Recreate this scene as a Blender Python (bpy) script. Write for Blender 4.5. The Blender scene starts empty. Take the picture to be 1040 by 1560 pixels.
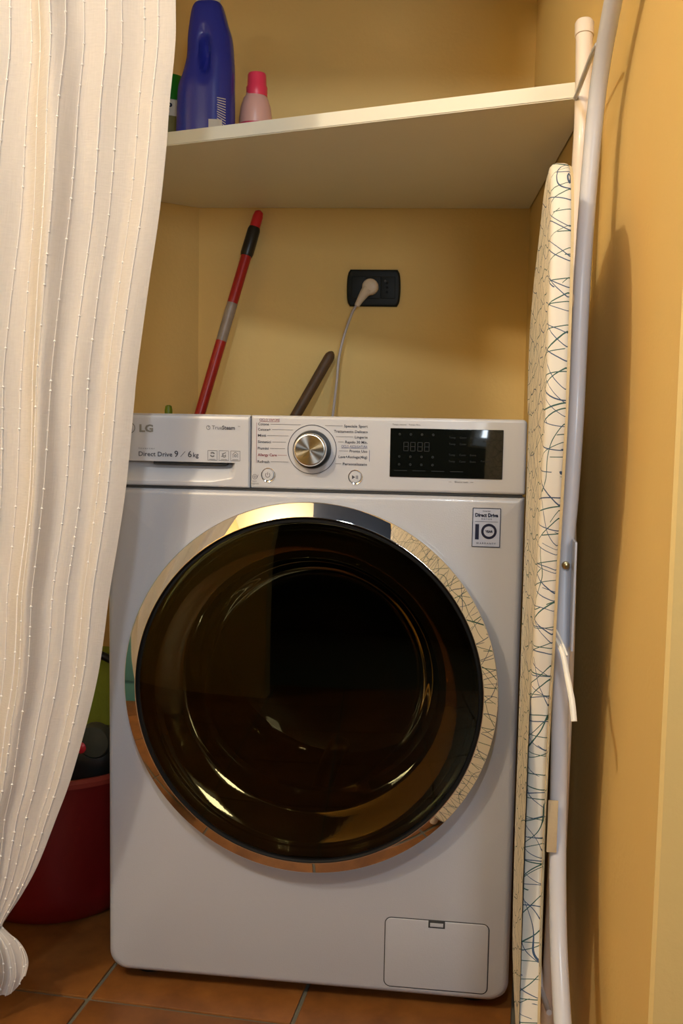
import bpy, bmesh, math, random
from math import sin, cos, pi, radians
from mathutils import Vector, Matrix, noise

C = bpy.context.scene.collection
random.seed(4)

# ---------------------------------------------------------------- camera
CAM_POS = Vector((0.2278, -1.4405, 0.8484)); YAW, PITCH, ROLL, FPX = 0.1263, -0.0912, 0.0176, 1570.0
fwd = Vector((-sin(YAW)*cos(PITCH), cos(YAW)*cos(PITCH), sin(PITCH)))
r0 = Vector((cos(YAW), sin(YAW), 0)); u0 = r0.cross(fwd)
rt = cos(ROLL)*r0 + sin(ROLL)*u0; up = -sin(ROLL)*r0 + cos(ROLL)*u0
cd = bpy.data.cameras.new('camera'); cam = bpy.data.objects.new('camera', cd); C.objects.link(cam)
cd.sensor_fit = 'HORIZONTAL'; cd.sensor_width = 36.0; cd.lens = 36.0*FPX/1040.0; cd.clip_start = 0.02
cam.matrix_world = Matrix(((rt.x, up.x, -fwd.x, CAM_POS.x), (rt.y, up.y, -fwd.y, CAM_POS.y), (rt.z, up.z, -fwd.z, CAM_POS.z), (0, 0, 0, 1)))
bpy.context.scene.camera = cam

# ---------------------------------------------------------------- world, lights, exposure
w = bpy.data.worlds.new('world'); bpy.context.scene.world = w; w.use_nodes = True
w.node_tree.nodes['Background'].inputs[0].default_value = (0.55, 0.68, 1.0, 1)
w.node_tree.nodes['Background'].inputs[1].default_value = 0.5
vs = bpy.context.scene.view_settings
vs.view_transform = 'Standard'; vs.look = 'None'; vs.gamma = 1; vs.use_curve_mapping = False
vs.exposure = 0.38
LAMP = Vector((-0.80, -1.52, 2.06))
ld = bpy.data.lights.new('lamp_light', 'POINT'); ld.energy = 36; ld.color = (1.0, 0.91, 0.76); ld.shadow_soft_size = 0.05
lo = bpy.data.objects.new('lamp_light', ld); C.objects.link(lo); lo.location = LAMP + Vector((0, 0.06, -0.10))

LED = Vector((0.16, -2.05, 2.42))
l2 = bpy.data.lights.new('led_light', 'SPOT'); l2.energy = 50; l2.spot_size = radians(66); l2.spot_blend = 0.8; l2.color = (0.86, 0.93, 1.0); l2.shadow_soft_size = 0.09
l2o = bpy.data.objects.new('led_light', l2); C.objects.link(l2o); l2o.location = LED+Vector((0, 0, -0.11)); l2o.rotation_euler = (Vector((-0.05, 0.1, 1.22))-l2o.location).to_track_quat('-Z', 'Y').to_euler()

wd = bpy.data.lights.new('window_fill', 'AREA'); wd.energy = 17; wd.color = (0.80, 0.90, 1.0); wd.shape = 'RECTANGLE'; wd.size = 0.5; wd.size_y = 0.6  # cool fill light, added to brighten the niche
wo = bpy.data.objects.new('window_fill', wd); C.objects.link(wo); wo.location = (0.98, -3.35, 1.50); wo.rotation_euler = (radians(90), 0, radians(0))

# ---------------------------------------------------------------- materials
def M(name, col, rough=0.5, metal=0.0, bump=0.0, bscale=200.0, var=0.0, vscale=6.0, spec=0.5, coat=0.0, emit=None, estr=0.0, alpha=1.0, trans=0.0, sss=0.0):
    m = bpy.data.materials.new(name); m.use_nodes = True
    nt = m.node_tree; b = nt.nodes['Principled BSDF']; L = nt.links
    b.inputs['Base Color'].default_value = (*col, 1); b.inputs['Roughness'].default_value = rough
    b.inputs['Metallic'].default_value = metal; b.inputs['Specular IOR Level'].default_value = spec
    b.inputs['Coat Weight'].default_value = coat; b.inputs['Coat Roughness'].default_value = 0.04
    b.inputs['Alpha'].default_value = alpha; b.inputs['Transmission Weight'].default_value = trans
    if emit: b.inputs['Emission Color'].default_value = (*emit, 1); b.inputs['Emission Strength'].default_value = estr
    tc = nt.nodes.new('ShaderNodeTexCoord')
    if var:
        n = nt.nodes.new('ShaderNodeTexNoise'); n.inputs['Scale'].default_value = vscale; n.inputs['Detail'].default_value = 5
        L.new(tc.outputs['Object'], n.inputs['Vector'])
        mx = nt.nodes.new('ShaderNodeMix'); mx.data_type = 'RGBA'
        mx.inputs['A'].default_value = (*[c*(1-var) for c in col], 1); mx.inputs['B'].default_value = (*[min(1, c*(1+var)) for c in col], 1)
        L.new(n.outputs['Fac'], mx.inputs['Factor']); L.new(mx.outputs['Result'], b.inputs['Base Color'])
    if bump:
        n2 = nt.nodes.new('ShaderNodeTexNoise'); n2.inputs['Scale'].default_value = bscale; n2.inputs['Detail'].default_value = 3
        L.new(tc.outputs['Object'], n2.inputs['Vector'])
        bp = nt.nodes.new('ShaderNodeBump'); bp.inputs['Strength'].default_value = bump; bp.inputs['Distance'].default_value = 0.002
        L.new(n2.outputs['Fac'], bp.inputs['Height']); L.new(bp.outputs['Normal'], b.inputs['Normal'])
    return m

m_wall = M('ochre_paint', (0.78, 0.55, 0.20), 0.75, bump=0.25, bscale=120, var=0.05, vscale=3)
m_wall2 = M('beige_paint', (0.60, 0.45, 0.20), 0.75, bump=0.25, bscale=120, var=0.05, vscale=3)
m_ceil = M('ceiling_paint', (0.74, 0.64, 0.46), 0.8, bump=0.1)
m_dark = M('unlit_room_darkness', (0.05, 0.055, 0.06), 0.8, var=0.1)  # near-black wall colour stands in for the darkness of an unlit room
m_shelf = M('cream_shelf_paint', (0.80, 0.76, 0.62), 0.45, bump=0.15, bscale=60, var=0.03, vscale=9)
m_white = M('white_enamel', (0.42, 0.425, 0.455), 0.32, bump=0.10, bscale=500, coat=0.25)
m_panelw = M('white_plastic', (0.52, 0.525, 0.55), 0.3, coat=0.15, bump=0.02)
m_seam = M('seam_shadow_plastic', (0.03, 0.03, 0.03), 0.7, bump=0.05)  # near-black fill standing in for shade in gaps and recesses
m_chrome = M('chrome', (0.90, 0.90, 0.90), 0.03, 1.0, bump=0.01, bscale=20)
m_gasket = M('black_rubber', (0.004, 0.004, 0.004), 0.6, spec=0.2, bump=0.05)
m_black = M('black_gloss', (0.004, 0.005, 0.004), 0.06, coat=0.4, bump=0.004, bscale=10)
m_brown = M('smoked_brown_plastic', (0.010, 0.006, 0.002), 0.04, spec=1.0, bump=0.02)
m_brown.node_tree.nodes['Principled BSDF'].inputs['IOR'].default_value = 1.75
m_drum = M('drum_steel', (0.05, 0.05, 0.05), 0.3, 0.9, bump=0.1)
m_ink = M('grey_ink', (0.045, 0.045, 0.06), 0.6, bump=0.02)
m_inkl = M('light_grey_ink', (0.13, 0.13, 0.14), 0.5, bump=0.02)
m_inkr = M('red_ink', (0.24, 0.05, 0.06), 0.6, bump=0.02)
m_inkb = M('blue_ink', (0.06, 0.09, 0.22), 0.6, bump=0.02)
m_logo = M('silver_logo', (0.20, 0.19, 0.165), 0.5, 0.0, bump=0.02)
m_disp = M('display_print', (0.011, 0.012, 0.009), 0.4, bump=0.02)
m_stick = M('silver_sticker', (0.40, 0.44, 0.56), 0.35, bump=0.02)
m_navy = M('navy_print', (0.006, 0.008, 0.03), 0.4, bump=0.02)
m_tubeA = M('white_tube_enamel', (0.62, 0.63, 0.68), 0.3, coat=0.2, bump=0.02)
m_tubeB = M('cream_tube_enamel', (0.86, 0.76, 0.66), 0.35, coat=0.2, bump=0.02)
m_boardback = M('board_mesh_back', (0.72, 0.56, 0.30), 0.5, bump=0.3, bscale=400)
m_tape = M('white_cotton_tape', (0.82, 0.80, 0.72), 0.8, bump=0.2)
m_tag = M('tan_cloth_tag', (0.52, 0.41, 0.25), 0.8, bump=0.2)
m_brass = M('brass', (0.55, 0.42, 0.2), 0.25, 1.0, bump=0.05)
m_red = M('red_plastic', (0.42, 0.012, 0.012), 0.35, bump=0.03, var=0.08)
m_redtip = M('bright_red_plastic', (0.62, 0.02, 0.03), 0.35, bump=0.03)
m_blackp = M('black_plastic', (0.012, 0.013, 0.012), 0.35, bump=0.05)
m_label = M('handle_label', (0.30, 0.24, 0.19), 0.35, var=0.35, vscale=60)
m_wood = M('dark_stained_wood', (0.095, 0.050, 0.022), 0.55, bump=0.4, bscale=150, var=0.3, vscale=30)
m_plate = M('charcoal_plastic', (0.008, 0.010, 0.008), 0.5, spec=0.25, bump=0.02)
m_plug = M('ivory_plastic', (0.72, 0.60, 0.46), 0.4, bump=0.03)
m_cord = M('white_cord', (0.50, 0.45, 0.44), 0.4, bump=0.03)
m_blue = M('blue_bottle_plastic', (0.030, 0.045, 0.42), 0.24, bump=0.03, var=0.1)
m_capw = M('white_cap_plastic', (0.82, 0.78, 0.66), 0.4, bump=0.03)
m_pinkcap = M('coral_cap_plastic', (0.80, 0.05, 0.11), 0.35, bump=0.03)
m_pink = M('milky_pink_plastic', (0.72, 0.42, 0.36), 0.35, bump=0.03)
m_pinklab = M('crimson_label', (0.62, 0.04, 0.10), 0.4, bump=0.03)
m_green = M('green_plastic', (0.015, 0.20, 0.012), 0.4, bump=0.03)
m_limeh = M('lime_handle_plastic', (0.16, 0.24, 0.01), 0.4, bump=0.03)
m_labw = M('white_label', (0.72, 0.72, 0.68), 0.5, bump=0.03)
m_olive = M('olive_print', (0.22, 0.20, 0.06), 0.5, var=0.3, vscale=40)
m_basket = M('shaded_red_tub_plastic', (0.15, 0.003, 0.004), 0.4, bump=0.08, bscale=80)  # red darkened in the colour itself for the curtain's shade
m_rim = M('tub_rim_plastic', (0.25, 0.03, 0.02), 0.45, bump=0.05)  # paler red than the tub body
m_bag = M('lime_green_cloth', (0.20, 0.24, 0.015), 0.85, bump=0.5, bscale=90, var=0.15)
m_grout = M('grey_grout', (0.12, 0.11, 0.08), 0.9, bump=0.3)
m_teal = M('teal_door_paint', (0.10, 0.30, 0.29), 0.45, bump=0.2, bscale=40, var=0.12, vscale=14)
m_fillpane = M('fill_pane_glow', (0.7, 0.8, 0.9), 0.5, emit=(0.75, 0.88, 1.0), estr=0.35)  # faint glow for the added fill window
m_slate = M('slate_blue_reflection_panel', (0.035, 0.045, 0.075), 0.5, var=0.15)  # colour of the added panel mirrored in the door rim
m_bulb = M('lamp_bulb', (1, 1, 1), 0.5, emit=(0.85, 0.92, 1.0), estr=12)

def nodes(m): return m.node_tree.nodes, m.node_tree.links, m.node_tree.nodes['Principled BSDF']

# terracotta tile: mottled orange-brown
m_tile = bpy.data.materials.new('terracotta'); m_tile.use_nodes = True
N, L, B = nodes(m_tile)
tc = N.new('ShaderNodeTexCoord'); oi = N.new('ShaderNodeObjectInfo')
n1 = N.new('ShaderNodeTexNoise'); n1.inputs['Scale'].default_value = 9; n1.inputs['Detail'].default_value = 8; n1.inputs['Roughness'].default_value = 0.65
L.new(tc.outputs['Object'], n1.inputs['Vector'])
cr = N.new('ShaderNodeValToRGB'); L.new(n1.outputs['Fac'], cr.inputs['Fac'])
cr.color_ramp.elements[0].position = 0.3; cr.color_ramp.elements[0].color = (0.12, 0.040, 0.009, 1)
cr.color_ramp.elements[1].position = 0.75; cr.color_ramp.elements[1].color = (0.28, 0.105, 0.022, 1)
hs = N.new('ShaderNodeHueSaturation'); L.new(cr.outputs['Color'], hs.inputs['Color'])
mr = N.new('ShaderNodeMapRange'); mr.inputs['To Min'].default_value = 0.82; mr.inputs['To Max'].default_value = 1.15
L.new(oi.outputs['Random'], mr.inputs['Value']); L.new(mr.outputs['Result'], hs.inputs['Value']); L.new(hs.outputs['Color'], B.inputs['Base Color'])
B.inputs['Roughness'].default_value = 0.42
bp = N.new('ShaderNodeBump'); bp.inputs['Strength'].default_value = 0.3; bp.inputs['Distance'].default_value = 0.002; L.new(n1.outputs['Fac'], bp.inputs['Height']); L.new(bp.outputs['Normal'], B.inputs['Normal'])

# spun-metal knob face: radial tangent anisotropy
m_spun = M('spun_steel', (0.82, 0.80, 0.72), 0.22, 1.0); N, L, B = nodes(m_spun)
B.inputs['Anisotropic'].default_value = 0.92
tg = N.new('ShaderNodeTangent'); tg.direction_type = 'RADIAL'; tg.axis = 'Y'; L.new(tg.outputs['Tangent'], B.inputs['Tangent'])

# smoked door glass: tinted, see-through and glossy
m_smoke = bpy.data.materials.new('smoked_glass'); m_smoke.use_nodes = True
N = m_smoke.node_tree.nodes; L = m_smoke.node_tree.links; N.remove(N['Principled BSDF'])
tr = N.new('ShaderNodeBsdfTransparent'); tr.inputs[0].default_value = (0.70, 0.60, 0.38, 1)
gl = N.new('ShaderNodeBsdfGlossy'); gl.inputs['Roughness'].default_value = 0.015; gl.inputs[0].default_value = (0.84, 0.86, 0.55, 1)
fr = N.new('ShaderNodeFresnel'); fr.inputs['IOR'].default_value = 1.46
mx = N.new('ShaderNodeMixShader'); L.new(fr.outputs[0], mx.inputs[0]); L.new(tr.outputs[0], mx.inputs[1]); L.new(gl.outputs[0], mx.inputs[2])
L.new(mx.outputs[0], N['Material Output'].inputs['Surface'])
m_bowl = bpy.data.materials.new('inner_bowl_glass'); m_bowl.use_nodes = True
N = m_bowl.node_tree.nodes; L = m_bowl.node_tree.links; N.remove(N['Principled BSDF'])
tr = N.new('ShaderNodeBsdfTransparent'); tr.inputs[0].default_value = (0.22, 0.22, 0.20, 1)
gl = N.new('ShaderNodeBsdfGlossy'); gl.inputs['Roughness'].default_value = 0.02
fr = N.new('ShaderNodeFresnel'); fr.inputs['IOR'].default_value = 1.18
mx = N.new('ShaderNodeMixShader'); L.new(fr.outputs[0], mx.inputs[0]); L.new(tr.outputs[0], mx.inputs[1]); L.new(gl.outputs[0], mx.inputs[2])
L.new(mx.outputs[0], N['Material Output'].inputs['Surface'])

# curtain: cream cotton, fine weave, slightly see-through
m_cur = bpy.data.materials.new('cream_cotton_voile'); m_cur.use_nodes = True
N, L, B = nodes(m_cur)
B.inputs['Base Color'].default_value = (0.80, 0.74, 0.66, 1); B.inputs['Roughness'].default_value = 0.9; B.inputs['Specular IOR Level'].default_value = 0.1
uv = N.new('ShaderNodeUVMap')
mp = N.new('ShaderNodeMapping'); mp.inputs['Scale'].default_value = (420, 60, 1); L.new(uv.outputs[0], mp.inputs[0])
n1 = N.new('ShaderNodeTexNoise'); n1.inputs['Scale'].default_value = 1; n1.inputs['Detail'].default_value = 4; L.new(mp.outputs[0], n1.inputs['Vector'])
mp2 = N.new('ShaderNodeMapping'); mp2.inputs['Scale'].default_value = (60, 900, 1); L.new(uv.outputs[0], mp2.inputs[0])
n2 = N.new('ShaderNodeTexNoise'); n2.inputs['Scale'].default_value = 1; n2.inputs['Detail'].default_value = 2; L.new(mp2.outputs[0], n2.inputs['Vector'])
ad = N.new('ShaderNodeMath'); ad.operation = 'ADD'; L.new(n1.outputs['Fac'], ad.inputs[0]); L.new(n2.outputs['Fac'], ad.inputs[1])
bp = N.new('ShaderNodeBump'); bp.inputs['Strength'].default_value = 0.35; bp.inputs['Distance'].default_value = 0.0015; L.new(ad.outputs[0], bp.inputs['Height']); L.new(bp.outputs['Normal'], B.inputs['Normal'])
mc = N.new('ShaderNodeMapRange'); mc.inputs['From Min'].default_value = 0.6; mc.inputs['From Max'].default_value = 1.4; mc.inputs['To Min'].default_value = 0.93; mc.inputs['To Max'].default_value = 1.05
L.new(ad.outputs[0], mc.inputs['Value'])
vm = N.new('ShaderNodeVectorMath'); vm.operation = 'SCALE'; vm.inputs[0].default_value = (0.82, 0.785, 0.75); L.new(mc.outputs['Result'], vm.inputs['Scale']); L.new(vm.outputs[0], B.inputs['Base Color'])
tl = N.new('ShaderNodeBsdfTranslucent'); tl.inputs[0].default_value = (0.78, 0.72, 0.62, 1)
tp = N.new('ShaderNodeBsdfTransparent')
ms = N.new('ShaderNodeMixShader'); ms.inputs[0].default_value = 0.28; L.new(B.outputs[0], ms.inputs[1]); L.new(tl.outputs[0], ms.inputs[2])
ms2 = N.new('ShaderNodeMixShader'); ms2.inputs[0].default_value = 0.05; L.new(ms.outputs[0], ms2.inputs[1]); L.new(tp.outputs[0], ms2.inputs[2])
L.new(ms2.outputs[0], N['Material Output'].inputs['Surface'])
m_thread = M('white_slub_thread', (0.93, 0.90, 0.86), 0.8, bump=0.2)

# ironing board cover: pale cotton printed with criss-crossing thin green and blue lines
m_cover = bpy.data.materials.new('scribble_print_cotton'); m_cover.use_nodes = True
N, L, B = nodes(m_cover)
tc = N.new('ShaderNodeTexCoord')
sx_ = N.new('ShaderNodeSeparateXYZ'); L.new(tc.outputs['Object'], sx_.inputs[0])
def math_(op, a, b=None, c=None):
    n = N.new('ShaderNodeMath'); n.operation = op
    for k, v in enumerate((a, b, c)):
        if v is None: continue
        if isinstance(v, (int, float)): n.inputs[k].default_value = v
        else: L.new(v, n.inputs[k])
    return n.outputs[0]
U_ = math_('SUBTRACT', sx_.outputs['Y'], sx_.outputs['X'])
def family(ang, freq, seed, warp=0.55, halfw=0.00055, thr=0.38):
    """a family of long thin printed lines running at one angle, bent and broken by noise"""
    cb = N.new('ShaderNodeCombineXYZ'); L.new(U_, cb.inputs['X']); L.new(sx_.outputs['Z'], cb.inputs['Y']); cb.inputs['Z'].default_value = seed
    nz = N.new('ShaderNodeTexNoise'); nz.inputs['Scale'].default_value = 9; nz.inputs['Detail'].default_value = 1; L.new(cb.outputs[0], nz.inputs['Vector'])
    nm = N.new('ShaderNodeTexNoise'); nm.inputs['Scale'].default_value = 17; nm.inputs['Detail'].default_value = 0; L.new(cb.outputs[0], nm.inputs['Vector'])
    pz = math_('ADD', math_('MULTIPLY', U_, cos(ang)*freq), math_('MULTIPLY_ADD', sx_.outputs['Z'], sin(ang)*freq, seed*1.37))
    pz = math_('MULTIPLY_ADD', nz.outputs['Fac'], warp*4, pz)
    d = math_('ABSOLUTE', math_('SUBTRACT', math_('FRACT', pz), 0.5))
    ln = math_('LESS_THAN', d, halfw*freq)
    return math_('MULTIPLY', ln, math_('GREATER_THAN', nm.outputs['Fac'], thr))
fa = [family(a_, f_, sd) for a_, f_, sd in ((1.45, 38, 1.3), (1.05, 30, 4.7), (0.55, 26, 9.1))]
fb = [family(a_, f_, sd) for a_, f_, sd in ((1.72, 36, 2.2), (2.15, 30, 6.4), (2.65, 24, 7.9))]
A = math_('MAXIMUM', math_('MAXIMUM', fa[0], fa[1]), fa[2]); Bv = math_('MAXIMUM', math_('MAXIMUM', fb[0], fb[1]), fb[2])
m1 = N.new('ShaderNodeMix'); m1.data_type = 'RGBA'; m1.inputs['A'].default_value = (0.80, 0.74, 0.62, 1); m1.inputs['B'].default_value = (0.035, 0.11, 0.085, 1); L.new(A, m1.inputs['Factor'])
m2 = N.new('ShaderNodeMix'); m2.data_type = 'RGBA'; L.new(m1.outputs['Result'], m2.inputs['A']); m2.inputs['B'].default_value = (0.05, 0.09, 0.16, 1); L.new(Bv, m2.inputs['Factor'])
L.new(m2.outputs['Result'], B.inputs['Base Color']); B.inputs['Roughness'].default_value = 0.85
n3 = N.new('ShaderNodeTexNoise'); n3.inputs['Scale'].default_value = 25; L.new(tc.outputs['Object'], n3.inputs['Vector'])
bp = N.new('ShaderNodeBump'); bp.inputs['Strength'].default_value = 0.5; bp.inputs['Distance'].default_value = 0.004; L.new(n3.outputs['Fac'], bp.inputs['Height']); L.new(bp.outputs['Normal'], B.inputs['Normal'])

# ---------------------------------------------------------------- helpers
def tag(o, label=None, cat=None, group=None, kind=None):
    if label: o['label'] = label
    if cat: o['category'] = cat
    if group: o['group'] = group
    if kind: o['kind'] = kind
    return o
def empty(name, loc=(0, 0, 0)):
    o = bpy.data.objects.new(name, None); C.objects.link(o); o.location = loc; o.empty_display_size = 0.05; return o
def link(name, me, mat, parent=None, smooth=True, origin=None):
    """mesh given in world coordinates; origin moves the object's pivot there"""
    if parent is not None:
        org = Vector(parent_world(parent))
    else: org = Vector(origin) if origin is not None else Vector((0, 0, 0))
    if org.length: me.transform(Matrix.Translation(-org))
    o = bpy.data.objects.new(name, me); C.objects.link(o)
    if parent is not None: o.parent = parent
    else: o.location = org
    mats = mat if isinstance(mat, (list, tuple)) else [mat]
    for m_ in mats: me.materials.append(m_)
    if smooth is True:
        for pl in me.polygons: pl.use_smooth = True
        me.set_sharp_from_angle(angle=radians(38))
    _post(o)
    return o
def _post(o):
    if o.name.split('.')[0] in ('lettering', 'icon', 'leader_lines', 'display_print', 'symbol', 'white_print'): o['kind'] = 'stuff'
def parent_world(o):
    v = Vector(o.location)
    while o.parent: o = o.parent; v += Vector(o.location)
    return v
def mesh(vs_, fs, name='m'):
    me = bpy.data.meshes.new(name); me.from_pydata([tuple(v) for v in vs_], [], fs); me.update()
    bm = bmesh.new(); bm.from_mesh(me); bmesh.ops.recalc_face_normals(bm, faces=bm.faces); bm.to_mesh(me); bm.free()
    return me
def box(a, b, bev=0.0, seg=2):
    bm = bmesh.new(); bmesh.ops.create_cube(bm, size=1)
    a = Vector(a); b = Vector(b)
    for v in bm.verts: v.co = Vector(((a.x+b.x)/2+v.co.x*(b.x-a.x), (a.y+b.y)/2+v.co.y*(b.y-a.y), (a.z+b.z)/2+v.co.z*(b.z-a.z)))
    if bev: bmesh.ops.bevel(bm, geom=bm.edges[:], offset=bev, segments=seg, affect='EDGES', profile=0.6)
    me = bpy.data.meshes.new('b'); bm.to_mesh(me); bm.free(); return me
def join(meshes):
    bm = bmesh.new()
    for m_ in meshes: bm.from_mesh(m_)
    me = bpy.data.meshes.new('j'); bm.to_mesh(me); bm.free(); return me
def loft(rings, cap=True, closed=True):
    n = len(rings[0]); V = [v for r in rings for v in r]; F = []
    for i in range(len(rings)-1):
        for j in range(n if closed else n-1):
            F.append((i*n+j, i*n+(j+1) % n, (i+1)*n+(j+1) % n, (i+1)*n+j))
    if cap and closed: F.append(tuple(range(n))[::-1]); F.append(tuple(range((len(rings)-1)*n, len(rings)*n)))
    return mesh(V, F)
def catmull(P, k=6):
    P = [Vector(p_) for p_ in P]; out = []
    for i in range(len(P)-1):
        a = P[max(i-1, 0)]; b = P[i]; c = P[i+1]; d = P[min(i+2, len(P)-1)]
        for s in range(k):
            t = s/k; out.append(0.5*((2*b)+(c-a)*t+(2*a-5*b+4*c-d)*t*t+(3*b-a-3*c+d)*t**3))
    out.append(P[-1]); return out
def tube(P, r, n=12, smooth=0, cap=True):
    if smooth:
        if isinstance(r, (list, tuple)): r = [v.x for v in catmull([Vector((q, 0, 0)) for q in r], smooth)]
        P = catmull(P, smooth)
    P = [Vector(p_) for p_ in P]; rings = []; prev = None
    for i, p_ in enumerate(P):
        t = (P[min(i+1, len(P)-1)]-P[max(i-1, 0)]).normalized()
        if prev is None:
            a = t.orthogonal().normalized()
        else:
            a = (prev-t*prev.dot(t)).normalized()
        prev = a; b = t.cross(a); rr = r[i] if isinstance(r, (list, tuple)) else r
        rings.append([p_+rr*(cos(2*pi*k/n)*a+sin(2*pi*k/n)*b) for k in range(n)])
    return loft(rings, cap)
def lathe_y(prof, cx, cz, n=96, cap=False):           # prof: (radius, y)
    return loft([[Vector((cx+r*cos(2*pi*k/n), y, cz+r*sin(2*pi*k/n))) for k in range(n)] for r, y in prof], cap)
def lathe_z(prof, cx, cy, n=40, sx=1.0, sy=1.0, cap=True):
    return loft([[Vector((cx+sx*r*cos(2*pi*k/n), cy+sy*r*sin(2*pi*k/n), z)) for k in range(n)] for r, z in prof], cap)
def rrect(x0, x1, z0, z1, R, n=8):                      # corner radii bl, br, tr, tl
    if not isinstance(R, (list, tuple)): R = (R,)*4
    out = []
    for (cx, cz, a0, r) in ((x0+R[0], z0+R[0], pi, R[0]), (x1-R[1], z0+R[1], 1.5*pi, R[1]), (x1-R[2], z1-R[2], 0, R[2]), (x0+R[3], z1-R[3], .5*pi, R[3])):
        for k in range(n+1):
            a = a0+.5*pi*k/n; out.append((cx+r*cos(a), cz+r*sin(a)))
    return out
def slab(x0, x1, z0, z1, R, yf, yb, bev, n=8, seg=3):   # front at yf (smaller y), back at yb, rounded front edge
    rings = []
    Rl = list(R) if isinstance(R, (list, tuple)) else [R]*4
    for s in range(seg+1):
        a = .5*pi*s/seg; d = bev*(1-sin(a)); y = yf+bev*(1-cos(a))
        rings.append([Vector((x, y, z)) for x, z in rrect(x0+d, x1-d, z0+d, z1-d, [max(r-d, 1e-4) for r in Rl], n)])
    rings.append([Vector((x, yb, z)) for x, z in rrect(x0, x1, z0, z1, Rl, n)])
    return loft(rings)
def quad_wall(pts, z0, z1, thick, side):               # plan polyline extruded, thickness to one side
    vs_ = []; fs = []
    n = len(pts); P = [Vector((a, b, 0)) for a, b in pts]
    nrm = []
    for i in range(n):
        t = (P[min(i+1, n-1)]-P[max(i-1, 0)]).normalized(); nrm.append(Vector((-t.y, t.x, 0))*side)
    for i in range(n):
        for off in (Vector((0, 0, 0)), nrm[i]*thick):
            for z in (z0, z1): v = P[i]+off; vs_.append((v.x, v.y, z))
    for i in range(n-1):
        a = i*4; b = a+4
        fs += [(a, b, b+1, a+1), (a+2, a+3, b+3, b+2), (a, a+2, b+2, b), (a+1, b+1, b+3, a+3)]
    fs += [(0, 1, 3, 2), ((n-1)*4, (n-1)*4+2, (n-1)*4+3, (n-1)*4+1)]
    return mesh(vs_, fs)
def prism_z(poly, z0, z1, bev=0):
    bm = bmesh.new(); vs_ = [bm.verts.new((x, y, z0)) for x, y in poly]; f = bm.faces.new(vs_)
    g = bmesh.ops.extrude_face_region(bm, geom=[f]); 
    for e in g['geom']:
        if isinstance(e, bmesh.types.BMVert): e.co.z = z1
    bmesh.ops.recalc_face_normals(bm, faces=bm.faces)
    if bev: bmesh.ops.bevel(bm, geom=bm.edges[:], offset=bev, segments=2, affect='EDGES')
    me = bpy.data.meshes.new('p'); bm.to_mesh(me); bm.free(); return me
def text(s, x, z, h, align='LEFT', y=-0.0006, width=None, bold=0.0, space=1.0):
    cu = bpy.data.curves.new('t', 'FONT'); cu.body = s; cu.size = h*1.38; cu.align_x = 'LEFT'; cu.offset = bold; cu.space_character = space; cu.resolution_u = 2
    o = bpy.data.objects.new('t', cu); me = bpy.data.meshes.new_from_object(o); bpy.data.objects.remove(o); bpy.data.curves.remove(cu)
    xs = [v.co.x for v in me.vertices] or [0]; w0 = max(xs)-min(xs); x0 = min(xs); k = (width/w0) if width and w0 else 1.0
    for v in me.vertices:
        px = (v.co.x-x0)*k; wv = w0*k
        if align == 'RIGHT': px -= wv
        elif align == 'CENTER': px -= wv/2
        v.co = Vector((x+px, y, z+v.co.y))
    return me
def bar(x0, z0, x1, z1, t, y=-0.0006):                  # thin printed line
    d = Vector((x1-x0, 0, z1-z0)).normalized(); n = Vector((-d.z, 0, d.x))*t/2
    a = Vector((x0, y, z0)); b = Vector((x1, y, z1)); return mesh([a-n, b-n, b+n, a+n], [(0, 1, 2, 3)])
def ringp(cx, cz, r, t, y=-0.0006, a0=0, a1=2*pi, n=48):
    V = []; F = []
    for k in range(n+1):
        a = a0+(a1-a0)*k/n
        for rr in (r-t/2, r+t/2): V.append((cx+rr*cos(a), y, cz+rr*sin(a)))
    for k in range(n): F.append((2*k, 2*k+1, 2*k+3, 2*k+2))
    return mesh(V, F)

# ---------------------------------------------------------------- the setting
FZ = -0.012
ROOM_L, ROOM_R, REAR = -1.56, 1.5, -3.4
def struct(name, me, mat, smooth=False): o = link(name, me, mat, smooth=smooth); o['kind'] = 'structure'; return o
struct('wall_back', quad_wall([(-0.372, 0.765), (0.331, 0.80)], FZ-0.05, 2.5, 0.08, 1), m_wall)
struct('wall_left', quad_wall([(-1.62, 0.387), (-0.75, 0.387), (-0.372, 0.765)], FZ-0.05, 2.5, 0.08, 1), m_wall)
struct('wall_right', quad_wall([(0.331, 0.86), (0.331, 0.80), (0.372, 0.139), (0.410, -0.466), (0.414, -0.468), (ROOM_R, -0.50)], FZ-0.05, 2.5, 0.07, 1), m_wall)
struct('trim_1', box((ROOM_L, -0.17, 1.80), (0.381, -0.06, 2.5), 0.004), m_wall)     # lintel above the curtain
struct('wall_side', box((ROOM_L-0.08, REAR, FZ-0.05), (ROOM_L, 0.45, 2.5)), m_wall2)
struct('wall_rear', box((ROOM_L, -1.75, FZ-0.05), (-0.42, -1.66, 2.5), 0.003), m_wall)
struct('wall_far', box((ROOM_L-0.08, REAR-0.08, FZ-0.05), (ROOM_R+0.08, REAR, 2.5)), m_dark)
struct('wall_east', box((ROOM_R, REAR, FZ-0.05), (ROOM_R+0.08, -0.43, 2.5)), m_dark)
struct('ceiling', box((ROOM_L-0.08, REAR-0.08, 2.5), (ROOM_R+0.08, 0.95, 2.58)), m_ceil)
fl = struct('floor', box((ROOM_L-0.08, REAR-0.08, FZ-0.06), (ROOM_R+0.08, 0.95, FZ-0.003)), m_grout)
TS, G = 0.3085, 0.0062
tmesh = box((G/2, G/2, 0), (TS-G/2, TS-G/2, 0.006), 0.0018, 2)
tmesh.transform(Matrix.Translation((-TS/2, -TS/2, -0.003)))
tmesh.materials.append(m_tile)
tilerot = radians(-3.4)
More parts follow.
